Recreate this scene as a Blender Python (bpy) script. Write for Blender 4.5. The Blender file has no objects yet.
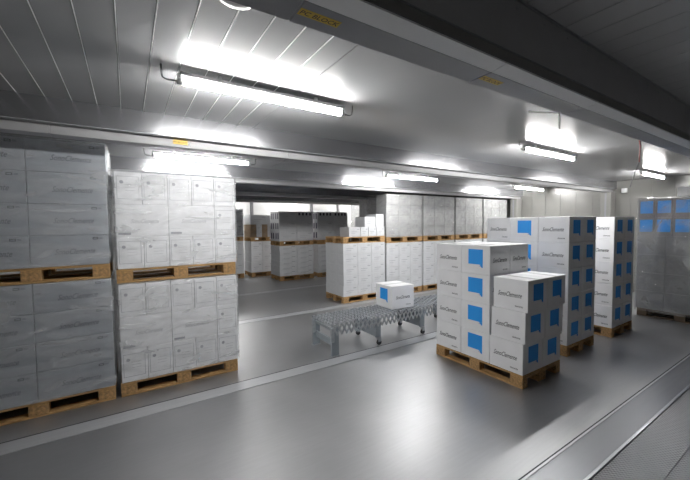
import bpy, bmesh, math, random
from mathutils import Vector, Matrix, noise
random.seed(7)
S = bpy.context.scene
C = S.collection

# ------------------------------------------------------------------ camera
CAM_H = 1.78
YAW, PITCH, ROLL, FPX = 0.570486, 0.0457961, -0.00943155, 337.8
def cam_axes():
    cy, sy, cp, sp = math.cos(YAW), math.sin(YAW), math.cos(PITCH), math.sin(PITCH)
    f = Vector((sy*cp, cy*cp, -sp)); r = Vector((cy, -sy, 0)); u = r.cross(f)
    c, s = math.cos(ROLL), math.sin(ROLL)
    return r*c+u*s, u*c-r*s, f
_r, _u, _f = cam_axes()
cd = bpy.data.cameras.new('camera'); cam = bpy.data.objects.new('camera', cd); C.objects.link(cam)
cd.sensor_width = 36; cd.sensor_fit = 'HORIZONTAL'; cd.lens = FPX*36/690; cd.clip_start = .05; cd.clip_end = 100
mw = Matrix(((_r.x, _u.x, -_f.x), (_r.y, _u.y, -_f.y), (_r.z, _u.z, -_f.z))).to_4x4()
mw.translation = Vector((0, 0, CAM_H)); cam.matrix_world = mw
S.camera = cam
# ------------------------------------------------------------------ world, exposure
w = bpy.data.worlds.new('world'); S.world = w; w.use_nodes = True
w.node_tree.nodes['Background'].inputs[0].default_value = (.5, .52, .55, 1)
w.node_tree.nodes['Background'].inputs[1].default_value = .02
vs = S.view_settings
vs.view_transform = 'Standard'; vs.look = 'None'; vs.gamma = 1; vs.use_curve_mapping = False
vs.exposure = 0.0
TUBE_POWER = 215.0        # radiance of the fluorescent tubes

# ------------------------------------------------------------------ materials
def mat(name, col, rough=.6, metal=0., spec=.5, noise_amt=0., noise_scale=8., bump=0., bump_scale=60., stretch=None, rough_var=0.):
    m = bpy.data.materials.new(name); m.use_nodes = True
    nt = m.node_tree; N = nt.nodes; L = nt.links; b = N['Principled BSDF']
    b.inputs['Base Color'].default_value = (*col, 1); b.inputs['Roughness'].default_value = rough
    b.inputs['Metallic'].default_value = metal; b.inputs['Specular IOR Level'].default_value = spec
    tc = N.new('ShaderNodeTexCoord'); vec = tc.outputs['Object']
    if stretch:
        mp = N.new('ShaderNodeMapping'); mp.inputs['Scale'].default_value = stretch
        L.new(vec, mp.inputs[0]); vec = mp.outputs[0]
    if noise_amt or rough_var:
        n = N.new('ShaderNodeTexNoise'); n.inputs['Scale'].default_value = noise_scale; n.inputs['Detail'].default_value = 5
        L.new(vec, n.inputs['Vector'])
        if noise_amt:
            r = N.new('ShaderNodeMapRange'); r.inputs[1].default_value = .3; r.inputs[2].default_value = .7
            r.inputs[3].default_value = 1-noise_amt; r.inputs[4].default_value = 1+noise_amt
            mx = N.new('ShaderNodeVectorMath'); mx.operation = 'SCALE'; mx.inputs[0].default_value = col
            L.new(n.outputs[0], r.inputs[0]); L.new(r.outputs[0], mx.inputs['Scale']); L.new(mx.outputs[0], b.inputs['Base Color'])
        if rough_var:
            r = N.new('ShaderNodeMapRange'); r.inputs[1].default_value = .3; r.inputs[2].default_value = .7
            r.inputs[3].default_value = rough-rough_var; r.inputs[4].default_value = rough+rough_var
            L.new(n.outputs[0], r.inputs[0]); L.new(r.outputs[0], b.inputs['Roughness'])
    if bump:
        n2 = N.new('ShaderNodeTexNoise'); n2.inputs['Scale'].default_value = bump_scale; n2.inputs['Detail'].default_value = 4
        bp = N.new('ShaderNodeBump'); bp.inputs['Strength'].default_value = bump; bp.inputs['Distance'].default_value = .01
        L.new(vec, n2.inputs['Vector']); L.new(n2.outputs[0], bp.inputs['Height']); L.new(bp.outputs[0], b.inputs['Normal'])
    return m

M = {}
M['carton'] = mat('carton', (.88, .885, .90), .55, noise_amt=.03, noise_scale=5)
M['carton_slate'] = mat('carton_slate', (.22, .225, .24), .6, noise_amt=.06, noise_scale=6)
M['wood_shadowed'] = mat('wood_shadowed', (.10, .07, .045), .8, noise_amt=.3, noise_scale=9)  # pallet wood darkened to stand for the shadow under the wrapped load
M['lip_grey'] = mat('grey_lip', (.34, .34, .345), .35)
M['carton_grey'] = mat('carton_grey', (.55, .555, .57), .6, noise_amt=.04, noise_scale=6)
M['carton_dimmed'] = mat('carton_dimmed', (.35, .375, .41), .5, noise_amt=.05, noise_scale=7)  # wide cartons darkened in colour for lamp falloff and vignetting
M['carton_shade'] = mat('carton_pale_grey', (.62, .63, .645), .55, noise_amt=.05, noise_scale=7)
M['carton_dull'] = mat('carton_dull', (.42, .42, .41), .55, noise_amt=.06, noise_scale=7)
M['wall_white'] = mat('wall_white', (.62, .62, .61), .4)
M['cardboard'] = mat('cardboard', (.36, .26, .17), .8, noise_amt=.1)
M['blue'] = mat('blue_print', (.02, .33, .88), .5)
M['ink'] = mat('ink', (.025, .025, .035), .6)
M['ink_soft'] = mat('ink_soft', (.11, .115, .13), .6)
M['ink_grey'] = mat('ink_grey', (.33, .34, .37), .6)
M['ink_violet'] = mat('ink_violet', (.05, .045, .09), .6)
M['tape'] = mat('tape', (.86, .87, .88), .25)
M['wood'] = mat('wood', (.43, .26, .105), .75, noise_amt=.35, noise_scale=9, stretch=(1, 9, 9), bump=.25)
M['wood_y'] = mat('wood_y', (.43, .26, .105), .75, noise_amt=.35, noise_scale=9, stretch=(9, 1, 9), bump=.25)
M['block'] = mat('chipwood', (.40, .24, .105), .85, noise_amt=.5, noise_scale=40, bump=.4, bump_scale=80)
M['ceil'] = mat('ceiling_sheet', (.32, .323, .33), .2, spec=.6, noise_amt=.02, noise_scale=2)
M['ceil_lifted'] = mat('ceiling_sheet_lifted', (.55, .552, .56), .35, spec=.4, noise_amt=.02, noise_scale=2)  # near-bay copy of the ceiling sheet, paler to lift the unlit bay
M['wall_dark'] = mat('wall_sheet_darkened', (.18, .182, .19), .5)
M['wall'] = mat('wall_sheet', (.215, .212, .20), .32, spec=.5, noise_amt=.04, noise_scale=3)
M['beam'] = mat('beam_sheet', (.36, .365, .38), .2, metal=.85, noise_amt=.04, noise_scale=4)
M['beam_lifted'] = mat('beam_lifted', (.42, .42, .425), .35, noise_amt=.03)  # beam sheet copy for the near beam, matt and paler to brighten its unlit face
M['lip'] = mat('white_lip', (.9, .905, .91), .4, noise_amt=.02)
M['under'] = mat('grey_plate', (.26, .265, .28), .4, noise_amt=.03)
M['steel'] = mat('strip_steel', (.25, .255, .27), .36, metal=.6, noise_amt=.05, noise_scale=5, stretch=(.4, 6, 1), rough_var=.08)
M['steel_pale'] = mat('strip_steel_pale', (.56, .57, .59), .4, metal=.5, noise_amt=.05, noise_scale=5, stretch=(.4, 6, 1))
M['rail'] = mat('rail_alu', (.5, .51, .53), .32, metal=.9)
M['gap'] = mat('dark_joint', (.03, .03, .035), .8)
M['galv'] = mat('galvanised', (.46, .49, .51), .38, metal=.55, noise_amt=.12, noise_scale=25)
M['galvp'] = mat('painted_grey', (.30, .335, .36), .45, metal=.2, noise_amt=.05)
M['wheel'] = mat('wheel_zinc', (.72, .74, .77), .3, metal=.8)
M['rubber'] = mat('rubber', (.06, .06, .065), .6)
M['white_plastic'] = mat('white_plastic', (.8, .8, .8), .35)
M['housing'] = mat('lamp_housing', (.8, .8, .8), .35)
M['cable'] = mat('cable', (.12, .12, .125), .5)
M['red'] = mat('red_cable', (.13, .018, .02), .5)
M['yellow'] = mat('yellow_sticker', (.62, .42, .04), .5)

# floor: grey coated aluminium with brushed streaks and scuffs
def floor_mat(name, col, rough, tread=False):
    m = bpy.data.materials.new(name); m.use_nodes = True; nt = m.node_tree; N = nt.nodes; L = nt.links; b = N['Principled BSDF']
    tc = N.new('ShaderNodeTexCoord')
    n1 = N.new('ShaderNodeTexNoise'); n1.inputs['Scale'].default_value = 1.1; n1.inputs['Detail'].default_value = 6; L.new(tc.outputs['Object'], n1.inputs['Vector'])
    mp = N.new('ShaderNodeMapping'); mp.inputs['Scale'].default_value = (3, 40, 1); mp.inputs['Rotation'].default_value = (0, 0, .3); L.new(tc.outputs['Object'], mp.inputs[0])
    n2 = N.new('ShaderNodeTexNoise'); n2.inputs['Scale'].default_value = 1.2; n2.inputs['Detail'].default_value = 8; L.new(mp.outputs[0], n2.inputs['Vector'])
    mx = N.new('ShaderNodeMix'); mx.data_type = 'FLOAT'; mx.inputs[0].default_value = .25
    L.new(n1.outputs[0], mx.inputs[2]); L.new(n2.outputs[0], mx.inputs[3])
    r = N.new('ShaderNodeMapRange'); r.inputs[1].default_value = .3; r.inputs[2].default_value = .7; r.inputs[3].default_value = .88; r.inputs[4].default_value = 1.12
    sc = N.new('ShaderNodeVectorMath'); sc.operation = 'SCALE'; sc.inputs[0].default_value = col
    L.new(mx.outputs[0], r.inputs[0]); L.new(r.outputs[0], sc.inputs['Scale']); L.new(sc.outputs[0], b.inputs['Base Color'])
    r2 = N.new('ShaderNodeMapRange'); r2.inputs[1].default_value = .3; r2.inputs[2].default_value = .7; r2.inputs[3].default_value = rough-.05; r2.inputs[4].default_value = rough+.07
    L.new(mx.outputs[0], r2.inputs[0]); L.new(r2.outputs[0], b.inputs['Roughness'])
    b.inputs['Metallic'].default_value = .8
    bp = N.new('ShaderNodeBump'); bp.inputs['Distance'].default_value = .012 if tread else .004
    if tread:
        mp2 = N.new('ShaderNodeMapping'); mp2.inputs['Rotation'].default_value = (0, 0, math.pi/4); mp2.inputs['Scale'].default_value = (44, 44, 44); L.new(tc.outputs['Object'], mp2.inputs[0])
        v = N.new('ShaderNodeTexVoronoi'); v.inputs['Scale'].default_value = 1; v.inputs['Randomness'].default_value = 0
        L.new(mp2.outputs[0], v.inputs['Vector']); L.new(v.outputs['Distance'], bp.inputs['Height'])
        bp.invert = True; bp.inputs['Strength'].default_value = 1.0
    else:
        L.new(n2.outputs[0], bp.inputs['Height']); bp.inputs['Strength'].default_value = .06
    L.new(bp.outputs[0], b.inputs['Normal'])
    return m
M['floor'] = floor_mat('floor_coating', (.44, .445, .455), .41)
M['tread'] = floor_mat('floor_tread', (.38, .385, .40), .40, True)

def emit(name, col, st):
    m = bpy.data.materials.new(name); m.use_nodes = True; nt = m.node_tree
    nt.nodes.remove(nt.nodes['Principled BSDF']); e = nt.nodes.new('ShaderNodeEmission')
    e.inputs[0].default_value = (*col, 1); e.inputs[1].default_value = st
    nt.links.new(e.outputs[0], nt.nodes['Material Output'].inputs[0]); return m
M['tube'] = emit('fluorescent_tube', (1.0, .988, .97), TUBE_POWER)

def film_mat(name, lo, hi, bump, scale, stretch=(1, 1, 3), rough=.2):
    """thin clear sheet: mostly see-through, milky where it lies in several layers, glossy on its creases"""
    m = bpy.data.materials.new(name); m.use_nodes = True; nt = m.node_tree; N = nt.nodes; L = nt.links
    N.remove(N['Principled BSDF']); out = N['Material Output']
    tc = N.new('ShaderNodeTexCoord'); mp = N.new('ShaderNodeMapping'); mp.inputs['Scale'].default_value = stretch
    n = N.new('ShaderNodeTexNoise'); n.inputs['Scale'].default_value = scale; n.inputs['Detail'].default_value = 5; n.inputs['Distortion'].default_value = 1.5
    bp = N.new('ShaderNodeBump'); bp.inputs['Strength'].default_value = bump; bp.inputs['Distance'].default_value = .05*bump*1.4
    L.new(tc.outputs['Object'], mp.inputs[0]); L.new(mp.outputs[0], n.inputs['Vector']); L.new(n.outputs[0], bp.inputs['Height'])
    tr = N.new('ShaderNodeBsdfTransparent'); tr.inputs[0].default_value = (.97, .975, .98, 1)
    df = N.new('ShaderNodeBsdfDiffuse'); df.inputs[0].default_value = (.8, .81, .82, 1)
    gl = N.new('ShaderNodeBsdfGlossy'); gl.inputs[0].default_value = (.9, .9, .9, 1); gl.inputs[1].default_value = rough
    L.new(bp.outputs[0], gl.inputs['Normal'])
    n2 = N.new('ShaderNodeTexNoise'); n2.inputs['Scale'].default_value = 2.2; n2.inputs['Detail'].default_value = 4; n2.inputs['Distortion'].default_value = 1; L.new(mp.outputs[0], n2.inputs['Vector'])
    op = N.new('ShaderNodeMapRange'); op.inputs[1].default_value = .4; op.inputs[2].default_value = .65; op.inputs[3].default_value = lo; op.inputs[4].default_value = hi; L.new(n2.outputs[0], op.inputs[0])
    m1 = N.new('ShaderNodeMixShader'); L.new(op.outputs[0], m1.inputs[0]); L.new(tr.outputs[0], m1.inputs[1]); L.new(df.outputs[0], m1.inputs[2])
    fr = N.new('ShaderNodeFresnel'); L.new(bp.outputs[0], fr.inputs['Normal'])
    ge = N.new('ShaderNodeNewGeometry'); ior = N.new('ShaderNodeMapRange'); ior.inputs[3].default_value = 1.6; ior.inputs[4].default_value = 1/1.6   # thin sheet: same index seen from both sides
    L.new(ge.outputs['Backfacing'], ior.inputs[0]); L.new(ior.outputs[0], fr.inputs[0])
    m2 = N.new('ShaderNodeMixShader'); L.new(fr.outputs[0], m2.inputs[0]); L.new(m1.outputs[0], m2.inputs[1]); L.new(gl.outputs[0], m2.inputs[2])
    L.new(m2.outputs[0], out.inputs[0]); return m
M['film'] = film_mat('stretch_film', .06, .34, .7, 4)
M['film_crumpled'] = film_mat('stretch_film_crumpled', .03, .32, 1.0, 3.2, (1, 1.6, 1.6), .14)
M['film_heavy'] = film_mat('stretch_film_creased', .04, .16, 1.0, 6, (1, 1.2, 2.2), .16)

# ------------------------------------------------------------------ mesh helpers
def add_box(bm, x0, x1, y0, y1, z0, z1, mi=0, bevel=0.):
    vs_ = [bm.verts.new(p) for p in ((x0,y0,z0),(x1,y0,z0),(x1,y1,z0),(x0,y1,z0),(x0,y0,z1),(x1,y0,z1),(x1,y1,z1),(x0,y1,z1))]
    fs = [bm.faces.new([vs_[i] for i in q]) for q in ((0,3,2,1),(4,5,6,7),(0,1,5,4),(1,2,6,5),(2,3,7,6),(3,0,4,7))]
    for f in fs: f.material_index = mi
    if bevel:
        es = list({e for f in fs for e in f.edges})
        bmesh.ops.bevel(bm, geom=es, offset=bevel, segments=1, affect='EDGES', profile=.5)
def add_tube(bm, pts, r, n=8, mi=0, cap=True):
    pts = [Vector(p) for p in pts]; rings = []
    for i, p in enumerate(pts):
        d = (pts[min(i+1, len(pts)-1)]-pts[max(i-1, 0)]).normalized()
        a = d.orthogonal().normalized() if abs(d.z) > .9 else d.cross(Vector((0, 0, 1))).normalized()
        b = d.cross(a).normalized()
        rings.append([bm.verts.new(p+(a*math.cos(2*math.pi*k/n)+b*math.sin(2*math.pi*k/n))*r) for k in range(n)])
    for i in range(len(rings)-1):
        for k in range(n):
            f = bm.faces.new((rings[i][k], rings[i][(k+1) % n], rings[i+1][(k+1) % n], rings[i+1][k])); f.material_index = mi; f.smooth = True
    if cap:
        for rg in (rings[0][::-1], rings[-1]):
            f = bm.faces.new(rg); f.material_index = mi
def done(bm, name, mats):
    bmesh.ops.recalc_face_normals(bm, faces=bm.faces)
    me = bpy.data.meshes.new(name); bm.to_mesh(me); bm.free()
    for m in (mats if isinstance(mats, (list, tuple)) else [mats]): me.materials.append(M[m] if isinstance(m, str) else m)
    return me
def obj(name, me, loc=(0, 0, 0), rz=0., parent=None, **props):
    o = bpy.data.objects.new(name, me); C.objects.link(o); o.location = loc; o.rotation_euler[2] = rz
    if parent: o.parent = parent
    for k, v in props.items(): o[k] = v
    return o
_cache = {}
def box_mesh(sx, sy, sz, m, bevel=0., name='box'):
    """box with its origin at the centre of its base"""
    k = (round(sx, 4), round(sy, 4), round(sz, 4), m, bevel)
    if k not in _cache:
        bm = bmesh.new(); add_box(bm, -sx/2, sx/2, -sy/2, sy/2, 0, sz, 0, bevel); _cache[k] = done(bm, name, m)
    return _cache[k]
def boxo(name, x0, x1, y0, y1, z0, z1, m, parent=None, bevel=0., **props):
    return obj(name, box_mesh(x1-x0, y1-y0, z1-z0, m, bevel, name), ((x0+x1)/2, (y0+y1)/2, z0), 0, parent, **props)
def empty(name, loc, rz=0., **props):
    return obj(name, None, loc, rz, None, **props)

# flat lettering as a mesh in the local XZ plane, facing -y, centred
def text_mesh(txt, width, m, shear=0., squash=1., key=None):
    k = ('txt', txt, width, m, shear, squash)
    if k in _cache: return _cache[k]
    cu = bpy.data.curves.new('lettering', 'FONT'); cu.body = txt; cu.shear = shear; cu.resolution_u = 2; cu.size = 1; cu.offset = .006
    to = bpy.data.objects.new('lettering_tmp', cu); C.objects.link(to)
    dg = bpy.context.evaluated_depsgraph_get(); dg.update()
    me = bpy.data.meshes.new_from_object(to.evaluated_get(dg)); bpy.data.objects.remove(to)
    xs = [v.co.x for v in me.vertices]; ys = [v.co.y for v in me.vertices]
    s = width/(max(xs)-min(xs)); cx = (max(xs)+min(xs))/2; cy = (max(ys)+min(ys))/2
    for v in me.vertices: v.co = Vector(((v.co.x-cx)*s, 0, (v.co.y-cy)*s*squash))
    me.materials.clear(); me.materials.append(M[m]); me.name = 'lettering'
    _cache[k] = me; return me
def poly_mesh(polys, m, name):
    """flat polygons [(x,z),...] in the XZ plane facing -y, optionally with a depth offset"""
    bm = bmesh.new()
    for pl in polys: bm.faces.new([bm.verts.new((p[0], 0, p[1])) for p in pl])
    me = bpy.data.meshes.new(name); bm.to_mesh(me); bm.free(); me.materials.append(M[m]); return me
def rect(x0, x1, z0, z1): return [(x0, z0), (x1, z0), (x1, z1), (x0, z1)]
def frame(x0, x1, z0, z1, t): return [rect(x0, x1, z0, z0+t), rect(x0, x1, z1-t, z1), rect(x0, x0+t, z0+t, z1-t), rect(x1-t, x1, z0+t, z1-t)]
def disc(cx, cz, r, n=10): return [(cx+r*math.cos(2*math.pi*k/n), cz+r*math.sin(2*math.pi*k/n)) for k in range(n)]
EPS = .0012

# ------------------------------------------------------------------ the setting
X0, X1, Y0, Y1 = -1.45, 10.75, -6.5, 13.5  # near end stretched back out of view to cut bounce light
BAYS = [1.0, 3.62, 6.1, 8.6, 11.1]            # near face of every beam between two bays
CZ = [2.90, 2.83, 2.83, 2.83, 2.83, 2.83]     # ceiling heights
def structure(o): o['kind'] = 'structure'; return o
fl = structure(boxo('floor', X0, X1, Y0, Y1, -.1, 0, 'floor'))
ys0 = [Y0]+[b+.22 for b in BAYS]; ys1 = BAYS+[Y1]
# near bay: raised tread plates
px = X0
for k, (ya, yb) in enumerate(((-6.49, -.86), (-.854, -.077), (-.071, .707), (.713, .985))):
    boxo('tread_plate', X0+.01-(X0+X1)/2, X1-.01-(X0+X1)/2, ya-(Y0+Y1)/2, yb-(Y0+Y1)/2, .1, .106, 'tread', fl)
# joint strips on the floor
for i, b in enumerate(BAYS):
    t = structure(boxo('trim_%d' % (i+1), X0, X1, b+.0, b+.25 if i == 0 else b+.19, .0, .006, 'steel' if i == 0 else 'steel_pale'))
    cy = (b+b+(.25 if i == 0 else .19))/2
    if i == 0:
        boxo('edge_rail', -6.1, 6.1, b-.012-cy, b+.012-cy, .004, .016, 'rail', t, .003)
        boxo('joint_gap', -6.1, 6.1, b+.25-cy, b+.262-cy, .0, .0068, 'gap', t)
        boxo('edge_rail', -6.1, 6.1, b+.235-cy, b+.25-cy, .004, .009, 'steel_pale', t)
    else:
        boxo('joint_gap', -6.1, 6.1, b+.19-cy, b+.202-cy, 0, .0068, 'gap', t)
# ceiling with sheet panels
ce = structure(boxo('ceiling', X0, X1, Y0, Y1, 2.94, 3.04, 'ceil'))
cx, cy = (X0+X1)/2, (Y0+Y1)/2
def ceil_panels(bay, xa, xb, pitch, gap, m='ceil'):
    ya, yb = ys0[bay], ys1[bay]; z = CZ[bay]; n = max(1, round((xb-xa)/pitch)); p = (xb-xa)/n
    me = box_mesh(p-gap, yb-ya, 2.94-z, m, .003, 'ceiling_panel')
    for k in range(n): obj('ceiling_panel', me, (xa+p*(k+.5)-cx, (ya+yb)/2-cy, z-2.94), 0, ce)
ceil_panels(1, X0+.075, 1.17, .1685, .005)
for k in range(1, 15):
    xj = X0+.075+(1.17-X0-.075)/15*k-cx
    boxo('joint_strip', xj-.0022, xj+.0022, ys0[1]-cy, ys1[1]-cy, CZ[1]-.002-2.94, CZ[1]+.01-2.94, 'lip', ce)
ceil_panels(1, 1.17, X1, 9.6, .002)
ceil_panels(2, X0, X1, 1.2, .003)
ceil_panels(0, X0, X1, .2, .006, 'ceil_lifted')
for b in (3, 4, 5): ceil_panels(b, X0, X1, 1.2, .004)
# walls
wl = structure(boxo('wall_left', X0-.1, X0, Y0, Y1, 0, 3.0, 'wall'))
wn = structure(boxo('wall_near', X0, X1, Y0-.1, Y0, 0, 3.0, 'wall_dark'))  # unseen wall behind the camera, set back and darkened to cut bounce light
wb = structure(boxo('wall_back', X0, X1, Y1, Y1+.1, 0, 3.0, 'wall_white'))
wr = structure(boxo('wall_right', X1, X1+.1, Y0, Y1, 0, 3.0, 'wall'))
yy = 1.25
while yy < 6.0:
    if not 3.5 < yy+.2 < 3.9: boxo('wall_panel', -.062, -.05, yy-cy, yy+.41-cy, .0, 2.83, 'wall', wr, .003)
    yy += .414
# beams between bays
def beam(b, i):
    zc = CZ[i]; zb = 2.555
    t = structure(empty('trim_%d' % (i+6), (cx, b, zb)))
    hx = (X1-X0)/2-.001
    boxo('beam_face', -hx, hx, 0, .05, 2.635-zb, 2.939-zb, 'beam' if i else 'beam_lifted', t)
    boxo('beam_core', -hx, hx, .05, .22, 2.638-zb, 2.939-zb, 'under', t)
    boxo('ledge', -hx, hx, -.004, .11, 2.628-zb, 2.634-zb, 'under', t)
    boxo('white_lip', -hx, hx, .085, .10, .012, .082, 'lip', t)
    if i == 0:
        boxo('top_flange', -hx, hx, -.012, .0, zc-.008-zb, zc-.001-zb, 'rail', t)
        boxo('cover_rim', -hx, hx, .0, .006, .022, 2.6275-zb, 'wall', t)
        me = box_mesh(.012, .006, .012, 'rail', .003, 'rivet')
        x = .9
        while x < 9: obj('rivet', me, (x-cx, -.003, zc-.05-zb), 0, t); x += .26
    edges = [X0, -.52, .54, 1.6, 2.64, 3.7, 4.76, 5.82, 6.9, 8.0, 9.1, X1]
    for a, c in zip(edges, edges[1:]):
        boxo('underside_plate', a+.003-cx, c-.003-cx, .085, .225, 0, .012, 'under', t, .002)
        bm = bmesh.new(); h_ = (c-a)/2-.002
        pr = ((0, .012), (.083, .0), (.083, .008), (0, .02)) if i == 0 else ((.070, .075), (.081, .0), (.084, .0), (.084, .075))
        va = [bm.verts.new((-h_, y, z)) for y, z in pr]; vb = [bm.verts.new((h_, y, z)) for y, z in pr]
        bm.faces.new(va); bm.faces.new(vb[::-1])
        for k in range(4): bm.faces.new((va[k], vb[k], vb[(k+1) % 4], va[(k+1) % 4]))
        obj('lip_cover', done(bm, 'lip_cover', 'lip_grey' if i else 'lip'), ((a+c)/2-cx, 0, 0), 0, t)
    return t
for i, b in enumerate(BAYS): beam(b, i)
# corner posts of the joined container frames, at the right end and at the left end
for i, b in enumerate(BAYS):
    t = structure(boxo('trim_%d' % (i+11), X1-.36, X1-.06, b+.0, b+.22, 0, 2.553, 'wall', None, .01))
    boxo('post_groove', -.152, -.149, -.02, .02, .02, 2.53, 'under', t)
# conduits on the back wall
for x, z0 in ((4.2, 1.3), (6.88, 1.3), (8.28, 1.3)):
    o = boxo('wall_conduit', x-.06, x+.06, Y1-.08, Y1-.0005, z0, 2.9, 'cable', None, .01)
    o['label'] = 'dark vertical conduit on the bright far wall, '+{4.2: 'nearest the brown cartons', 6.88: 'between the other two', 8.28: 'farthest from the brown cartons'}[x]; o['category'] = 'conduit'; o['group'] = 'conduits on the far wall'

# ------------------------------------------------------------------ lamps
def lamp(x0, x1, y, zc, label, group='fluorescent lamps under the ceiling', cables=True):
    xm = (x0+x1)/2; h = (x1-x0)/2; z = zc-.09
    t = empty('fluorescent_lamp', (xm, y, zc), label=label, category='lamp', group=group)
    bm = bmesh.new(); add_box(bm, -h, h, -.036, .036, -.062, -.03, 0, .008); obj('housing', done(bm, 'housing', 'housing'), parent=t)
    bm = bmesh.new(); add_tube(bm, [(-h+.02, 0, -.088), (h-.02, 0, -.088)], .02, 12); obj('tube', done(bm, 'tube', 'tube'), parent=t)
    for s in (-1, 1):
        bm = bmesh.new(); add_tube(bm, [(s*(h-.02), 0, -.088), (s*(h+.015), 0, -.088)], .021, 12); add_box(bm, s*h-.014, s*h+.014, -.012, .012, -.08, -.04); obj('end_cap', done(bm, 'end_cap', 'white_plastic'), parent=t)
        bm = bmesh.new(); add_box(bm, s*h*.6-.012, s*h*.6+.012, -.012, .012, -.034, .0); obj('bracket', done(bm, 'bracket', 'housing'), parent=t)
        if cables:
            e = s*(h+.015); bm = bmesh.new()
            add_tube(bm, [(e, 0, -.088), (e+s*.06, .0, -.092), (e+s*.085, 0, -.08), (e+s*.09, 0, -.05), (e+s*.092, .0, .0)], .005, 6); obj('cable', done(bm, 'cable', 'cable'), parent=t)
    return t
lamp(.32, 1.6, 2.52, CZ[1], 'fluorescent tube lamp over the aisle in front of the small-carton stack')
lamp(4.42, 5.78, 2.50, CZ[1], 'fluorescent tube lamp above the pallets of blue-square cartons')
lamp(8.7, 10.0, 2.52, CZ[1], 'fluorescent tube lamp above the film-wrapped pallet with blue cartons on top')
lamp(.32, 1.63, 5.3, CZ[2], 'fluorescent tube lamp just behind the top of the small-carton stack')
lamp(4.41, 5.87, 5.3, CZ[2], 'fluorescent tube lamp over the conveyor and the white carton row')
lamp(8.92, 10.4, 5.3, CZ[2], 'fluorescent tube lamp near the right end wall above the tall row')
for x in (2.2, 5.2, 8.2):
    lamp(x, x+1.4, 12.4, CZ[5], 'fluorescent tube lamp in the farthest bay, behind the '+{2.2: 'wrapped far column', 5.2: 'dark stack', 8.2: 'tall wrapped row'}[x], 'lamps of the farthest bay', False)

# ------------------------------------------------------------------ pallets
def pallet(x, y, z, along, label, group='wooden pallets', L_=1.2, W_=.8, dark=False):
    """x, y: low corner; along: axis of the long side"""
    lx, ly = (L_, W_) if along == 'x' else (W_, L_)
    t = empty('wooden_pallet', (x+lx/2, y+ly/2, z), 0 if along == 'x' else math.pi/2, label=label, category='pallet', group=group)
    hl, hw = L_/2, W_/2
    def p(name, x0, x1, y0, y1, z0, z1, m): boxo(name, x0, x1, y0, y1, z0, z1, 'wood_shadowed' if dark else m, t, .003)
    for yc, wd in ((-hw+.0725, .145), (-hw/2+.018, .10), (0, .145), (hw/2-.018, .10), (hw-.0725, .145)):
        p('deck_board', -hl, hl, yc-wd/2, yc+wd/2, .122, .144, 'wood')
    for xc in (-hl+.0725, 0, hl-.0725): p('cross_board', xc-.0725, xc+.0725, -hw, hw, .1, .1215, 'wood_y')
    for xc in (-hl+.0725, 0, hl-.0725):
        for yc, wd in ((-hw+.05, .10), (0, .145), (hw-.05, .10)): p('block', xc-.0725, xc+.0725, yc-wd/2, yc+wd/2, .022, .0995, 'block')
    for yc, wd in ((-hw+.05, .10), (0, .145), (hw-.05, .10)): p('bottom_board', -hl, hl, yc-wd/2, yc+wd/2, 0, .0215, 'wood')
    return t

# ------------------------------------------------------------------ cartons
ORDN = ['first', 'second', 'third', 'fourth', 'fifth']
ORD = {1: ['only'], 2: ['bottom', 'top'], 3: ['bottom', 'middle', 'top'], 4: ['bottom', 'second', 'third', 'top'], 5: ['bottom', 'second', 'third', 'fourth', 'top'], 6: ['bottom', 'second', 'third', 'fourth', 'fifth', 'top']}
def carton(x, y, z, sx, sy, sz, label, group, m='carton', rz=0., gap=.004):
    """x, y: centre; z: base"""
    return obj('carton', box_mesh(sx-gap, sy-gap, sz-.002, m, .004, 'carton'), (x, y, z), rz, None, label=label, category='carton', group=group)
BLUE = poly_mesh([[(-.10, -.09), (.045, -.09), (.10, -.09), (.10, .09), (-.10, .09)], [(.055, -.0905), (.085, -.125), (.1, -.125), (.1, -.0905)]], 'blue', 'blue_square')
BRAND = 'SonoClemente'
def face_child(name, me, box, side, half, dx, dz):
    """put a flat mesh (drawn facing -y) on a side of a carton: side in '-y','-x','+x','+y'"""
    rz = {'-y': 0, '+x': math.pi/2, '+y': math.pi, '-x': -math.pi/2}[side]
    d = Vector((dx, -half-EPS, dz)); c, s = math.cos(rz), math.sin(rz)
    return obj(name, me, (d.x*c-d.y*s, d.x*s+d.y*c, d.z), rz, box)
def blue_carton(x, y, z, label, group, blue='-y', rz=0., s=.4, h=.343):
    """blue: side that carries the blue square; the lettering goes on the neighbouring sides"""
    o = carton(x, y, z, s, s, h, label, group, rz=rz)
    hh = (s-.004)/2
    opp = {'-y': '+y', '+y': '-y', '-x': '+x', '+x': '-x'}
    for sd in (blue, opp[blue]):
        face_child('blue_square', BLUE, o, sd, hh, .005, h*.60)
        face_child('small_print', text_mesh('clemente', .045, 'ink', .2), o, sd, hh, .075, h*.60-.108)
    for sd in (('-x', '+x') if blue in ('-y', '+y') else ('-y', '+y')):
        face_child('lettering', text_mesh(BRAND, .275, 'ink', .45, 1.65), o, sd, hh, -.005, h*.50)
        face_child('small_print', text_mesh('clemente', .09, 'ink', 0, 1.3), o, sd, hh, .10, h*.16)
    # packing tape over the top seam
    a = s/2-.01
    bm = bmesh.new(); tw = .025
    if blue in ('-y', '+y'): add_box(bm, -tw, tw, -a, a, h-.0022, h-.0012)
    else: add_box(bm, -a, a, -tw, tw, h-.0022, h-.0012)
    k = ('tape', blue in ('-y', '+y'), s, h)
    if k not in _cache: _cache[k] = done(bm, 'tape', 'tape')
    else: bm.free()
    obj('packing_tape', _cache[k], parent=o)
    return o
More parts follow.
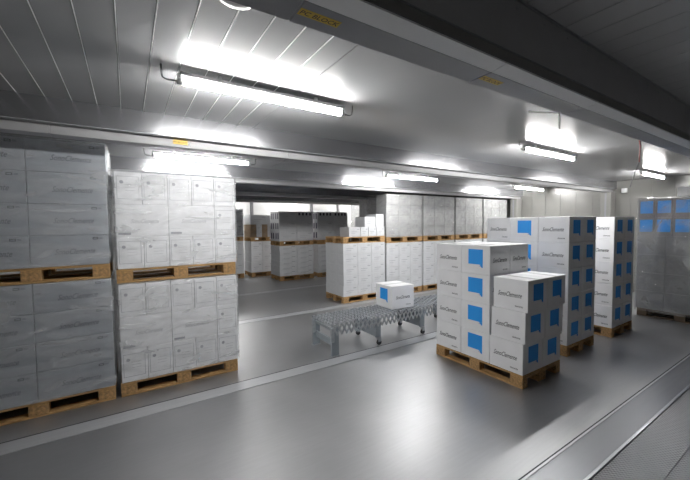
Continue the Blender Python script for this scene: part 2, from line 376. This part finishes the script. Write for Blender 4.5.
def blue_stack(x, y, nfull, ntop, where, group, keep, lean=0.):
    pallet(x, y, 0, 'y', 'wooden pallet under the '+where, 'pallets under blue-square cartons')
    h = .343; nl = nfull+ntop; rnd = random.Random(int(x*100))
    for l in range(nl):
        rows = (0, 1, 2) if l < nfull else (1, 2)
        for ry in rows:
            for rx in (0, 1):
                if not keep(l, rx, ry, nl): continue
                jx, jy = rnd.uniform(-.0015, .0015), rnd.uniform(-.0015, .0015)
                if ry == 0: jy = -lean*l
                lab = 'white blue-square carton, %s layer, %s row, %s side, %s' % (ORD[nl][l], ('strip-side', 'middle', 'far')[ry], ('aisle', 'wall')[rx], where)
                blue_carton(x+.2+.4*rx+jx, y+.2+.4*ry+jy, .145+l*h, lab, group, '-y' if ry != 1 else '-x')
blue_stack(3.49, 1.955, 3, 1, 'stepped stack beside the conveyor', 'cartons of the stepped stack', lambda l, rx, ry, n: rx == 0 or ry == 0 or l > 1, .022)
blue_stack(4.83, 2.12, 5, 0, 'five-layer stack behind the stepped stack', 'cartons of the middle five-layer stack', lambda l, rx, ry, n: rx == 0 or ry == 0)
blue_stack(6.20, 2.10, 5, 0, 'five-layer stack next to the wrapped pallet', 'cartons of the far five-layer stack', lambda l, rx, ry, n: ry == 0 or (rx == 0 and ry == 1))

# film-wrapped pallet at the right: blue cartons on plain ones
def film(x0, x1, y0, y1, z0, z1, label, m='film', seed=0, r=.02, amp=.004, group='stretch films around pallet stacks'):
    pts = []; n = 7
    for (cx_, cy_, a0) in ((x1-r, y0+r, -90), (x1-r, y1-r, 0), (x0+r, y1-r, 90), (x0+r, y0+r, 180)):
        for k in range(4): a = math.radians(a0+30*k); pts.append((cx_+r*math.cos(a), cy_+r*math.sin(a)))
    ring = []
    for i, p in enumerate(pts):
        q = pts[(i+1) % len(pts)]; L_ = math.dist(p, q); k = max(1, int(L_/.1))
        for j in range(k): ring.append((p[0]+(q[0]-p[0])*j/k, p[1]+(q[1]-p[1])*j/k))
    cxm, cym = (x0+x1)/2, (y0+y1)/2
    bm = bmesh.new(); rows = []; nz = max(6, int((z1-z0)/.07))
    for l in range(nz+3):
        if l <= nz: z = z0+(z1-r-z0)*l/nz; ins = 0.
        else: a = (l-nz)*math.pi/4; z = z1-r+r*math.sin(a); ins = r*(1-math.cos(a))
        row = []
        for px_, py_ in ring:
            d = Vector((px_-cxm, py_-cym, 0)); d.normalize()
            nn = noise.noise(Vector((px_*3+seed, py_*3, z*5)))*amp
            ux = max(-1, min(1, (px_-cxm)/((x1-x0)/2))); uy = max(-1, min(1, (py_-cym)/((y1-y0)/2)))
            row.append(bm.verts.new((px_-ins*ux+d.x*nn-cxm, py_-ins*uy+d.y*nn-cym, z-z0)))
        rows.append(row)
    N_ = len(ring)
    for a, b in zip(rows, rows[1:]):
        for k in range(N_): bm.faces.new((a[k], a[(k+1) % N_], b[(k+1) % N_], b[k])).smooth = True
    bm.faces.new(rows[-1])
    return obj('stretch_film', done(bm, 'stretch_film', m), (cxm, cym, z0), label=label, category='plastic film', group=group)

WX, WY = 8.16, 1.18
for k in range(1): pallet(WX, WY, 0, 'y', 'wooden pallet coloured shadow-dark under the film-wrapped load with blue cartons on top', dark=True)
h = .342
for l in range(4):
    for ry in range(3):
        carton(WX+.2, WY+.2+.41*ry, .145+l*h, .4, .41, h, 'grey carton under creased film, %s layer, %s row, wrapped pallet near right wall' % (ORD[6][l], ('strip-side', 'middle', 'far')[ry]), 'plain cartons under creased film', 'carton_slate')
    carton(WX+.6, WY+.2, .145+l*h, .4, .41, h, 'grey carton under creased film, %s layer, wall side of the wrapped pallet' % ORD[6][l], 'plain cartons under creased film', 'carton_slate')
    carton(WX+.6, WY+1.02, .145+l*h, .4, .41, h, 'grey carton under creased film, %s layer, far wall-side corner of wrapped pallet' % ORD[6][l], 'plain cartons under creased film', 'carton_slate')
BLUE_S = poly_mesh([rect(-.092, .092, -.11, .115)], 'blue', 'blue_square')
for l in (4, 5):
    for k in range(5):
        for rx in ((0, 1) if l == 5 or k in (0, 4) else (0,)):
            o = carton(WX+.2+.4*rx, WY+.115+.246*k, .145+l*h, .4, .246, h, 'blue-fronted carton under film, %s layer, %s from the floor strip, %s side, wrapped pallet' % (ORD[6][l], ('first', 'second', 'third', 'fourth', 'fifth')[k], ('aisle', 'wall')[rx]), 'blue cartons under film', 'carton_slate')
            if rx == 0: face_child('blue_square', BLUE_S, o, '-x', .198, 0, h*.55)
film(WX-.012, WX+.812, WY-.022, WY+1.242, .10, 0.15+6*.342+.02, 'creased clear stretch film around the pallet with blue cartons on top', 'film_crumpled', 3, .03, .014)
c = carton(WX+.3, WY+.50, .15+6*.342+.026, .4, .42, .16, 'plain white flat carton lying on top of the wrapped pallet', 'loose cartons')

# ------------------------------------------------------------------ left stack of wide cartons (two tiers)
SX, SY = -1.36, 4.16
TAG = poly_mesh(frame(-.032, .012, -.011, .011, .006)+[rect(.02, .05, -.006, -.003), rect(.02, .05, .003, .006)], 'ink', 'handling_mark')
def wide_tier(z0, h, n, tier, dx):
    for l in range(n):
        for cxi in range(2):
            for ry in range(2):
                if ry == 1 and l: continue
                lab = 'wide dimmed-white lettered carton, %s layer, %s tier, %s' % (ORD[4][l], tier, ('corner end', 'column beside the narrow cartons')[cxi]+(' rear' if ry else ''))
                o = carton(SX+.3+.6*cxi+dx, SY+.2+.4*ry, z0+l*h, .6, .4, h, lab, 'wide cartons in the %s tier' % tier, 'carton_dimmed')
                if ry == 0:
                    face_child('lettering', text_mesh(BRAND, .31, 'ink_soft', .45, 1.5), o, '-y', .198, .03, h*.47)
                    face_child('handling_mark', TAG, o, '-y', .198, .20, h-.035)
pallet(SX, SY, .0, 'x', 'wooden pallet on the floor under the wide lettered cartons')
wide_tier(.145, .278, 4, 'lower', 0)
pallet(SX-.005, SY, 1.262, 'x', 'wooden pallet on top of the lower wide lettered cartons')
wide_tier(1.407, .296, 4, 'upper', -.005)
film(SX-.016, SX+1.216, SY-.016, SY+.816, .147, 1.261, 'clear stretch film around the lower tier of wide cartons', 'film', 11)
film(SX-.022, SX+1.212, SY-.017, SY+.817, 1.409, 1.407+4*.296+.024, 'clear stretch film around the upper tier of wide cartons', 'film', 17, .035)

# ------------------------------------------------------------------ second stack of small cartons (two tiers)
QX, QY = -.105, 4.16
def small_print(w, h):
    k = ('sp', w, h)
    if k not in _cache:
        _cache[k] = poly_mesh(frame(-w*.42, w*.40, -h*.34, h*.36, .004)+[disc(-w*.24, h*.18, .018)]+[rect(-.03+i*.002, .06, h*.1-i*.03, h*.1-i*.03+.003) for i in range(3)], 'ink_grey', 'printed_frame')
    return _cache[k]
BAR = poly_mesh([rect(-.06, .05, -.012, .012), rect(-.06, .04, .05, .053)], 'ink_grey', 'handling_mark')
def small_tier(z0, h, tier, plan):
    for l in range(3):
        if plan[l] == 'five':
            for k in range(5):
                for ry in range(2):
                    if ry == 1 and l: continue
                    o = carton(QX+.12+.24*k, QY+.2+.4*ry, z0+l*h, .24, .4, h, 'narrow white framed carton, %s layer, %s tier, %s%s from wide cartons' % (ORD[3][l], tier, 'rear row, ' if ry else '', ORDN[k]), 'narrow cartons in the %s tier' % tier)
                    if ry == 0: face_child('printed_frame', small_print(.24, h), o, '-y', .198, 0, h*.5)
        else:
            xs = ((0, .48), (.48, .96), (.96, 1.2))
            for a, b in xs:
                for ry in range(2):
                    if ry == 1: continue
                    kind = 'long white carton side' if b < 1.1 else 'single narrow white carton'
                    o = carton(QX+(a+b)/2, QY+.2+.4*ry, z0+l*h, b-a, .4, h, '%s in the middle layer, %s tier, %s%s from wide cartons' % (kind, tier, 'rear row, ' if ry else '', ORDN[xs.index((a, b))]), 'middle layer cartons in the %s tier' % tier)
                    if ry == 0:
                        if b < 1.1:
                            face_child('handling_mark', BAR, o, '-y', .198, -.16, .03)
                            face_child('lettering', text_mesh(BRAND, .26, 'ink_grey', .45, 1.5), o, '-y', .198, .02, h*.48)
                        else: face_child('printed_frame', small_print(.24, h), o, '-y', .198, 0, h*.5)
pallet(QX-.01, QY, 0, 'x', 'wooden pallet on the floor under the narrow white cartons')
small_tier(.145, .345, 'lower', ('five', 'long', 'five'))
pallet(QX-.01, QY-.005, 1.195, 'x', 'wooden pallet on top of the lower narrow white cartons')
small_tier(1.34, .335, 'upper', ('five', 'long', 'five'))
film(QX-.016, QX+1.216, QY-.016, QY+.816, .147, 1.194, 'clear stretch film around the lower tier of narrow cartons', 'film', 23)
film(QX-.018, QX+1.218, QY-.018, QY+.818, 1.342, 1.34+3*.335+.024, 'clear stretch film around the upper tier of narrow cartons', 'film', 29, .035)

# ------------------------------------------------------------------ long back row
COLW = {1: [''], 2: [', aisle side', ', wall side'], 3: [', aisle side', ', mid', ', wall side'], 4: [', aisle side', ', second', ', third', ', wall side']}
def line_print(w, h, m='ink_grey'):
    k = ('ln', round(w, 3), round(h, 3), m)
    if k not in _cache: _cache[k] = poly_mesh([rect(-w*.3, w*.2, h*.05, h*.05+.008), rect(-w*.3, w*.05, -h*.12, -h*.12+.006), rect(w*.18, w*.38, h*.28, h*.28+.014)], m, 'print_lines')
    return _cache[k]
def block_tier(x0, y0, z0, lx, ly, nx, ny, nz, h, lab, group, m='carton', prints=True, keep=None, jit=.004, seed=1):
    rnd = random.Random(seed)
    for l in range(nz):
        ja, jb = rnd.uniform(-jit, jit), rnd.uniform(-jit, jit)
        for i in range(nx):
            for j in range(ny):
                if keep and not keep(i, j, l): continue
                sx, sy = lx/nx, ly/ny
                o = carton(x0+sx*(i+.5)+ja, y0+sy*(j+.5)+jb, z0+l*h, sx, sy, h, lab % ORD[nz][l]+COLW[nx][i]+(' rear' if j else ''), group, m)
                if prints and j == 0: face_child('print_lines', line_print(sx, h), o, '-y', (sy-.004)/2, 0, h*.45)
BY = 6.36
fr = lambda i, j, l: j == 0 or i == 0
front = lambda i, j, l: j == 0
pallet(4.03, BY, 0, 'x', 'wooden pallet under the unwrapped white column at the row\'s open end')
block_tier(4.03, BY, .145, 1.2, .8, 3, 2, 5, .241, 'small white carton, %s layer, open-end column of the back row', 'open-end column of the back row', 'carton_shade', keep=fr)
pallet(4.03, BY, 1.352, 'x', 'wooden pallet carrying loose cartons on the row\'s open-end column')
z = 1.498
for a, b, zz, h, m, lab in ((.16, .48, 0, .22, 'carton_grey', 'grey loose carton at the end of the loose cartons on the back row'),
        (.49, .70, 0, .22, 'carton_shade', 'white loose carton between the grey carton and taller loose stacks'),
        (.71, .95, 0, .22, 'carton_shade', 'white loose carton under the wide carton on the back row'),
        (.955, 1.19, 0, .22, 'carton_shade', 'white loose carton under the tallest one, beside the wrapped row'),
        (.60, .92, .22, .24, 'carton_shade', 'white wide carton on top of the loose cartons'),
        (.935, 1.17, .22, .30, 'carton_shade', 'tallest white carton on the loose cartons beside the wrapped row')):
    o = carton(4.03+(a+b)/2, BY+.2, z+zz, b-a, .4, h, lab, 'loose cartons on the back row', m)
    face_child('print_lines', line_print(b-a, h), o, '-y', .198, 0, h*.45)
for n in range(4):
    x = 5.28+n*1.27; nm = ['first', 'second', 'third', 'last'][n]
    pallet(x, BY, 0, 'x', 'wooden pallet on the floor, %s of the tall wrapped back row from the conveyor side' % nm)
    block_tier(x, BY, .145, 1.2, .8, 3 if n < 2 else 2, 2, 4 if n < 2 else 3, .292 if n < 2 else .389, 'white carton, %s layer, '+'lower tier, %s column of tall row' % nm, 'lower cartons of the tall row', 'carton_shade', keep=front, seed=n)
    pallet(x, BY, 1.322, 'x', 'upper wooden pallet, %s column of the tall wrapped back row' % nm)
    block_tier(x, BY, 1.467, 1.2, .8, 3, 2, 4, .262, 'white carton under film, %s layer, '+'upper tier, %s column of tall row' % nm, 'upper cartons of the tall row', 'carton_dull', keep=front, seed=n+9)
    film(x-.01, x+1.21, BY-.012, BY+.812, 1.45, 1.467+4*.262+.012, 'clear shiny film on the upper tier, %s column of tall row' % nm, 'film_heavy', 40+n)
# wrapped grey column standing behind the open end
pallet(5.55, 7.5, 0, 'x', 'wooden pallet under the grey wrapped column behind the loose cartons')
block_tier(5.55, 7.5, .145, 1.2, .8, 2, 2, 6, .385, 'grey carton, %s layer, wrapped column behind loose cartons', 'wrapped column behind the row', 'carton_grey', keep=front)
film(5.538, 6.762, 7.488, 8.312, .13, 2.47, 'clear film around the grey column behind the loose cartons', 'film_heavy', 50)

# ------------------------------------------------------------------ far stacks
FY = 10.1
SQ = poly_mesh([rect(-.045, .045, -.09, .10)], 'ink_violet', 'dark_print')
TOPM = poly_mesh([rect(-.035, .035, -.06, .03)], 'ink', 'dark_print')
for n, (x, who) in enumerate(((4.02, 'shade-greyed stack in the far bay'), (5.40, 'dark stack hidden behind the loose cartons'))):
    pallet(x, FY, 0, 'x', 'wooden pallet on the floor under the '+who)
    block_tier(x, FY, .145, 1.2, .8, 2, 2, 6, .162, 'flat white carton, %s layer, lower tier, '+who, 'flat cartons, '+who, 'carton_shade', keep=front if n else fr, jit=.012, seed=60+n)
    pallet(x, FY, 1.12, 'x', 'upper wooden pallet of the '+who)
    rnd = random.Random(n)
    for l in range(3):
        for i in range(2):
            for j in range(2):
                if j and (i or n): continue
                o = carton(x+.3+.6*i, FY+.2+.4*j, 1.265+l*.318, .6, .4, .318, 'shade-greyed carton, %s layer, upper tier, %s, %s%s' % (ORD[3][l], who, ('aisle side', 'wall side')[i], ' rear' if j else ''), 'shade-greyed cartons, '+who, 'carton_grey')  # grey colour stands in for shade on these backlit cartons
                if i == 0: [face_child('dark_print', SQ, o, '-x', .298, q, .16) for q in (-.09, .08)]
                if j == 0:
                    face_child('print_lines', line_print(.6, .318), o, '-y', .198, 0, .14)
                    if l == 2 and (n or i):
                        for k in (-.2, -.07, .06, .19): face_child('dark_print', TOPM, o, '-y', .198, k, .25)
# pale stack with brown cartons, further left
GX, GY = 3.54, 11.5
GX2 = GX-.0
pallet(GX, GY, 0, 'x', 'wooden pallet under the far stack with brown cartons', L_=1.2)
block_tier(GX, GY, .145, 1.2, .8, 3, 2, 3, .36, 'tall pale carton, %s layer, lower tier, far stack with brown cartons', 'pale cartons of the far brown stack', 'carton', keep=fr)
pallet(GX, GY, 1.226, 'x', 'upper pallet of the far stack with brown cartons')
for k, (m_, nm_) in enumerate((('cardboard', 'brown carton, %s layer, aisle-side column of the small far pile'), ('carton_shade', 'white carton, %s layer, between the two far brown columns'), ('cardboard', 'brown carton, %s layer, wall-side column of the small far pile'))):
    block_tier(GX+.2*k, GY, 1.371, .2, .8, 1, 1, 2, .22, nm_, 'cartons of the small far pile', m_, jit=.0)
block_tier(GX, GY, 1.811, 1.2, .8, 2, 1, 1, .33, 'pale carton, %s layer above the far brown cartons', 'pale cartons above the far brown pile', 'carton_shade', keep=fr)
block_tier(GX+.6, GY, 1.371, .6, .8, 1, 1, 2, .22, 'pale carton, %s layer beside the small far brown pile', 'pale cartons beside the far brown pile', 'carton_shade')
# wrapped far column at the edge of the small-carton stack
HX, HY = 2.10, 11.55
pallet(HX, HY, 0, 'x', 'wooden pallet under the wrapped far column')
block_tier(HX, HY, .145, 1.2, .8, 2, 1, 3, .37, 'grey carton, %s layer, lower tier of the wrapped far column', 'lower cartons of the wrapped far column', 'carton_shade')
pallet(HX, HY, 1.257, 'x', 'upper wooden pallet of the wrapped far column')
block_tier(HX, HY, 1.402, 1.2, .8, 2, 1, 3, .31, 'grey carton, %s layer, upper tier of the wrapped far column', 'upper cartons of the wrapped far column', 'carton_shade')
film(HX-.012, HX+1.212, HY-.012, HY+.812, 1.39, 2.35, 'clear film on the upper tier of the wrapped far column', 'film', 70)

# ------------------------------------------------------------------ skate-wheel conveyor
CVX0, CVX1, CVY0, CVY1, CVZ = 2.26, 5.5, 3.86, 4.44, .455
cv = empty('wheel_conveyor', ((CVX0+CVX1)/2, (CVY0+CVY1)/2, 0), label='expandable grey skate-wheel conveyor standing between pallets', category='conveyor')
def cvp(name, me, x, y, z, rz=0): return obj(name, me, (x-cv.location.x, y-cv.location.y, z), rz, cv)
PIT = .078; NA = int((CVX1-CVX0)/PIT)
rw = .022
bm = bmesh.new(); bma = bmesh.new()
for a in range(NA+1):
    x = CVX0+a*PIT
    add_tube(bma, [(x-cv.location.x, CVY0-cv.location.y, CVZ-rw), (x-cv.location.x, CVY1-cv.location.y, CVZ-rw)], .005, 6)
    for k in range(7):
        y = CVY0+.045+(CVY1-CVY0-.09)*k/6+(.018 if a % 2 else -.018)
        add_tube(bm, [(x-cv.location.x, y-.006-cv.location.y, CVZ-rw), (x-cv.location.x, y+.006-cv.location.y, CVZ-rw)], rw, 10)
o = obj('skate_wheels', done(bm, 'skate_wheels', 'wheel'), parent=cv); o['kind'] = 'stuff'
o = obj('axles', done(bma, 'axles', 'galv'), parent=cv); o['kind'] = 'stuff'
# scissor links: crossing flat bars along rows, hanging below the axles
def link_mesh(dx, dz):
    bm = bmesh.new(); L_ = math.hypot(dx, dz); d = Vector((dx, 0, dz)).normalized(); nrm = Vector((-d.z, 0, d.x))
    q = []
    for y in (-.0018, .0018):
        q.append([bm.verts.new(Vector((0, y, 0))+d*s*(L_/2+.01)+nrm*t*.013) for s, t in ((-1, -1), (1, -1), (1, 1), (-1, 1))])
    bm.faces.new(q[0]); bm.faces.new(q[1][::-1])
    for k in range(4): bm.faces.new((q[0][k], q[0][(k+1) % 4], q[1][(k+1) % 4], q[1][k]))
    return done(bm, 'scissor_link', 'galv')
LA, LB = link_mesh(PIT*.95, -.135), link_mesh(PIT*.95, .135)
for r_, y in enumerate((CVY0, CVY1)):
    for a in range(NA):
        x = CVX0+(a+.5)*PIT
        cvp('scissor_link', LA, x, y-.003, CVZ-.095); cvp('scissor_link', LB, x, y+.003, CVZ-.095)
def post(x, y, wx, wy, z0, z1, m='galvp'): return cvp('leg', box_mesh(wx, wy, z1-z0, m, .004, 'leg'), x, y, z0)
# fixed end frame
for y in (CVY0+.02, CVY1-.02):
    post(CVX0+.05, y, .115, .035, .0, .40); cvp('foot_plate', box_mesh(.13, .07, .012, 'galv', .002), CVX0+.05, y, 0)
    cvp('leg_slider', box_mesh(.05, .03, .2, 'galv', .003), CVX0-.005, y-.03, .2)
cvp('cross_bar', box_mesh(.03, CVY1-CVY0-.075, .09, 'galvp', .003), CVX0+.04, (CVY0+CVY1)/2, .13)
cvp('cross_bar', box_mesh(.03, CVY1-CVY0-.075, .04, 'galv', .003), CVX0+.04, (CVY0+CVY1)/2, .33)
for x in (3.05, 3.95, 4.85, 5.45):
    for y in (CVY0+.02, CVY1-.02):
        post(x, y, .10, .03, .12, .40)
        bm = bmesh.new(); add_tube(bm, [(0, -.014, .038), (0, .014, .038)], .038, 16); cs = cvp('caster_wheel', done(bm, 'caster_wheel', 'rubber'), x+.02, y, 0)
        bm = bmesh.new(); add_box(bm, -.025, .025, -.022, -.016, .05, .12); add_box(bm, -.025, .025, .016, .022, .05, .12); add_box(bm, -.025, .025, -.022, .022, .115, .122)
        obj('caster_fork', done(bm, 'caster_fork', 'galv'), parent=cs)
    cvp('cross_plate', box_mesh(.006, CVY1-CVY0-.075, .24, 'galvp', .001), x-.04, (CVY0+CVY1)/2, .13)
blue_carton(3.62, 4.16, CVZ+.001, 'single white blue-square carton riding on the wheel conveyor', 'loose blue-square cartons', '-x', rz=-.06, s=.44, h=.36)

# ------------------------------------------------------------------ small fittings
def sticker(x, y, z, wdt, label, face='down'):
    t = empty('beam_sticker', (x, y, z), label=label, category='sticker', group='yellow stickers on the beams')
    t.rotation_euler = (0, 0, 0)
    if face == 'down':
        bm = bmesh.new(); add_box(bm, -wdt/2, wdt/2, -.02, .02, -.0012, -.0002); obj('sticker_ground', done(bm, 'sticker_ground', 'yellow'), parent=t)
        me = text_mesh('PC BLOCK', wdt*.94, 'ink', .15)
        o = obj('lettering', me, (0, 0, -.0018), 0, t); o.rotation_euler = (math.pi/2, 0, 0); o.scale = (1, 1, 1)
    else:
        bm = bmesh.new(); add_box(bm, -wdt/2, wdt/2, -.0012, -.0002, -.02, .02); obj('sticker_ground', done(bm, 'sticker_ground', 'yellow'), parent=t)
        obj('lettering', text_mesh('PC BLOCK', wdt*.94, 'ink', .15), (0, -.0018, 0), 0, t)
    return t
sticker(.632, BAYS[0]+.145, 2.555, .17, 'yellow PC BLOCK sticker on the grey underside plate of the near beam')
sticker(1.69, BAYS[0]+.145, 2.555, .17, 'faded yellow sticker on the near beam above the stepped stack')
sticker(.46, BAYS[1]+.070, 2.60, .13, 'yellow sticker on the white lip above the small-carton stack', 'front')
# wire hook
bm = bmesh.new(); add_tube(bm, [(0, 0, 0), (0, -.004, -.11)], .005, 6); add_tube(bm, [(0, 0, 0), (-.22, .1, .0)], .004, 6)
obj('wire_hook', done(bm, 'wire_hook', 'white_plastic'), (2.62, 1.232, 2.56), label='thin white wire hook hanging from the near beam', category='hook')
# hanging red cable
bm = bmesh.new(); add_tube(bm, [(0, 0, 0), (.01, -.005, -.08), (.015, 0, -.2), (.01, 0, -.28)], .008, 8); hc = obj('hanging_cable', done(bm, 'hanging_cable', 'red'), (5.58, 1.65, CZ[1]), label='red sleeved cable hanging from the ceiling near the wrapped pallet', category='cable')
bm = bmesh.new(); add_tube(bm, [(.01, 0, -.28), (-.02, .03, -.40), (-.05, .06, -.56), (-.055, .07, -.60)], .006, 6); obj('bare_end', done(bm, 'bare_end', 'cable'), parent=hc)
# white dome fitting on the ceiling beside the near beam
bm = bmesh.new(); bmesh.ops.create_uvsphere(bm, u_segments=16, v_segments=10, radius=.055)
for v in bm.verts: v.co.x *= 1.5; v.co.z *= .55
for f in bm.faces: f.smooth = True
d = obj('ceiling_fitting', done(bm, 'ceiling_fitting', 'white_plastic'), (.445, 1.60, CZ[1]-.02), label='small white rounded ceiling fitting beside the near beam', category='ceiling fitting')
# small sensor box on the end wall
o = boxo('sensor_box', X1-.07, X1-.0121, 3.38, 3.5, 2.52, 2.64, 'white_plastic', None, .008)
o['label'] = 'small white sensor box high on the right end wall'; o['category'] = 'sensor box'
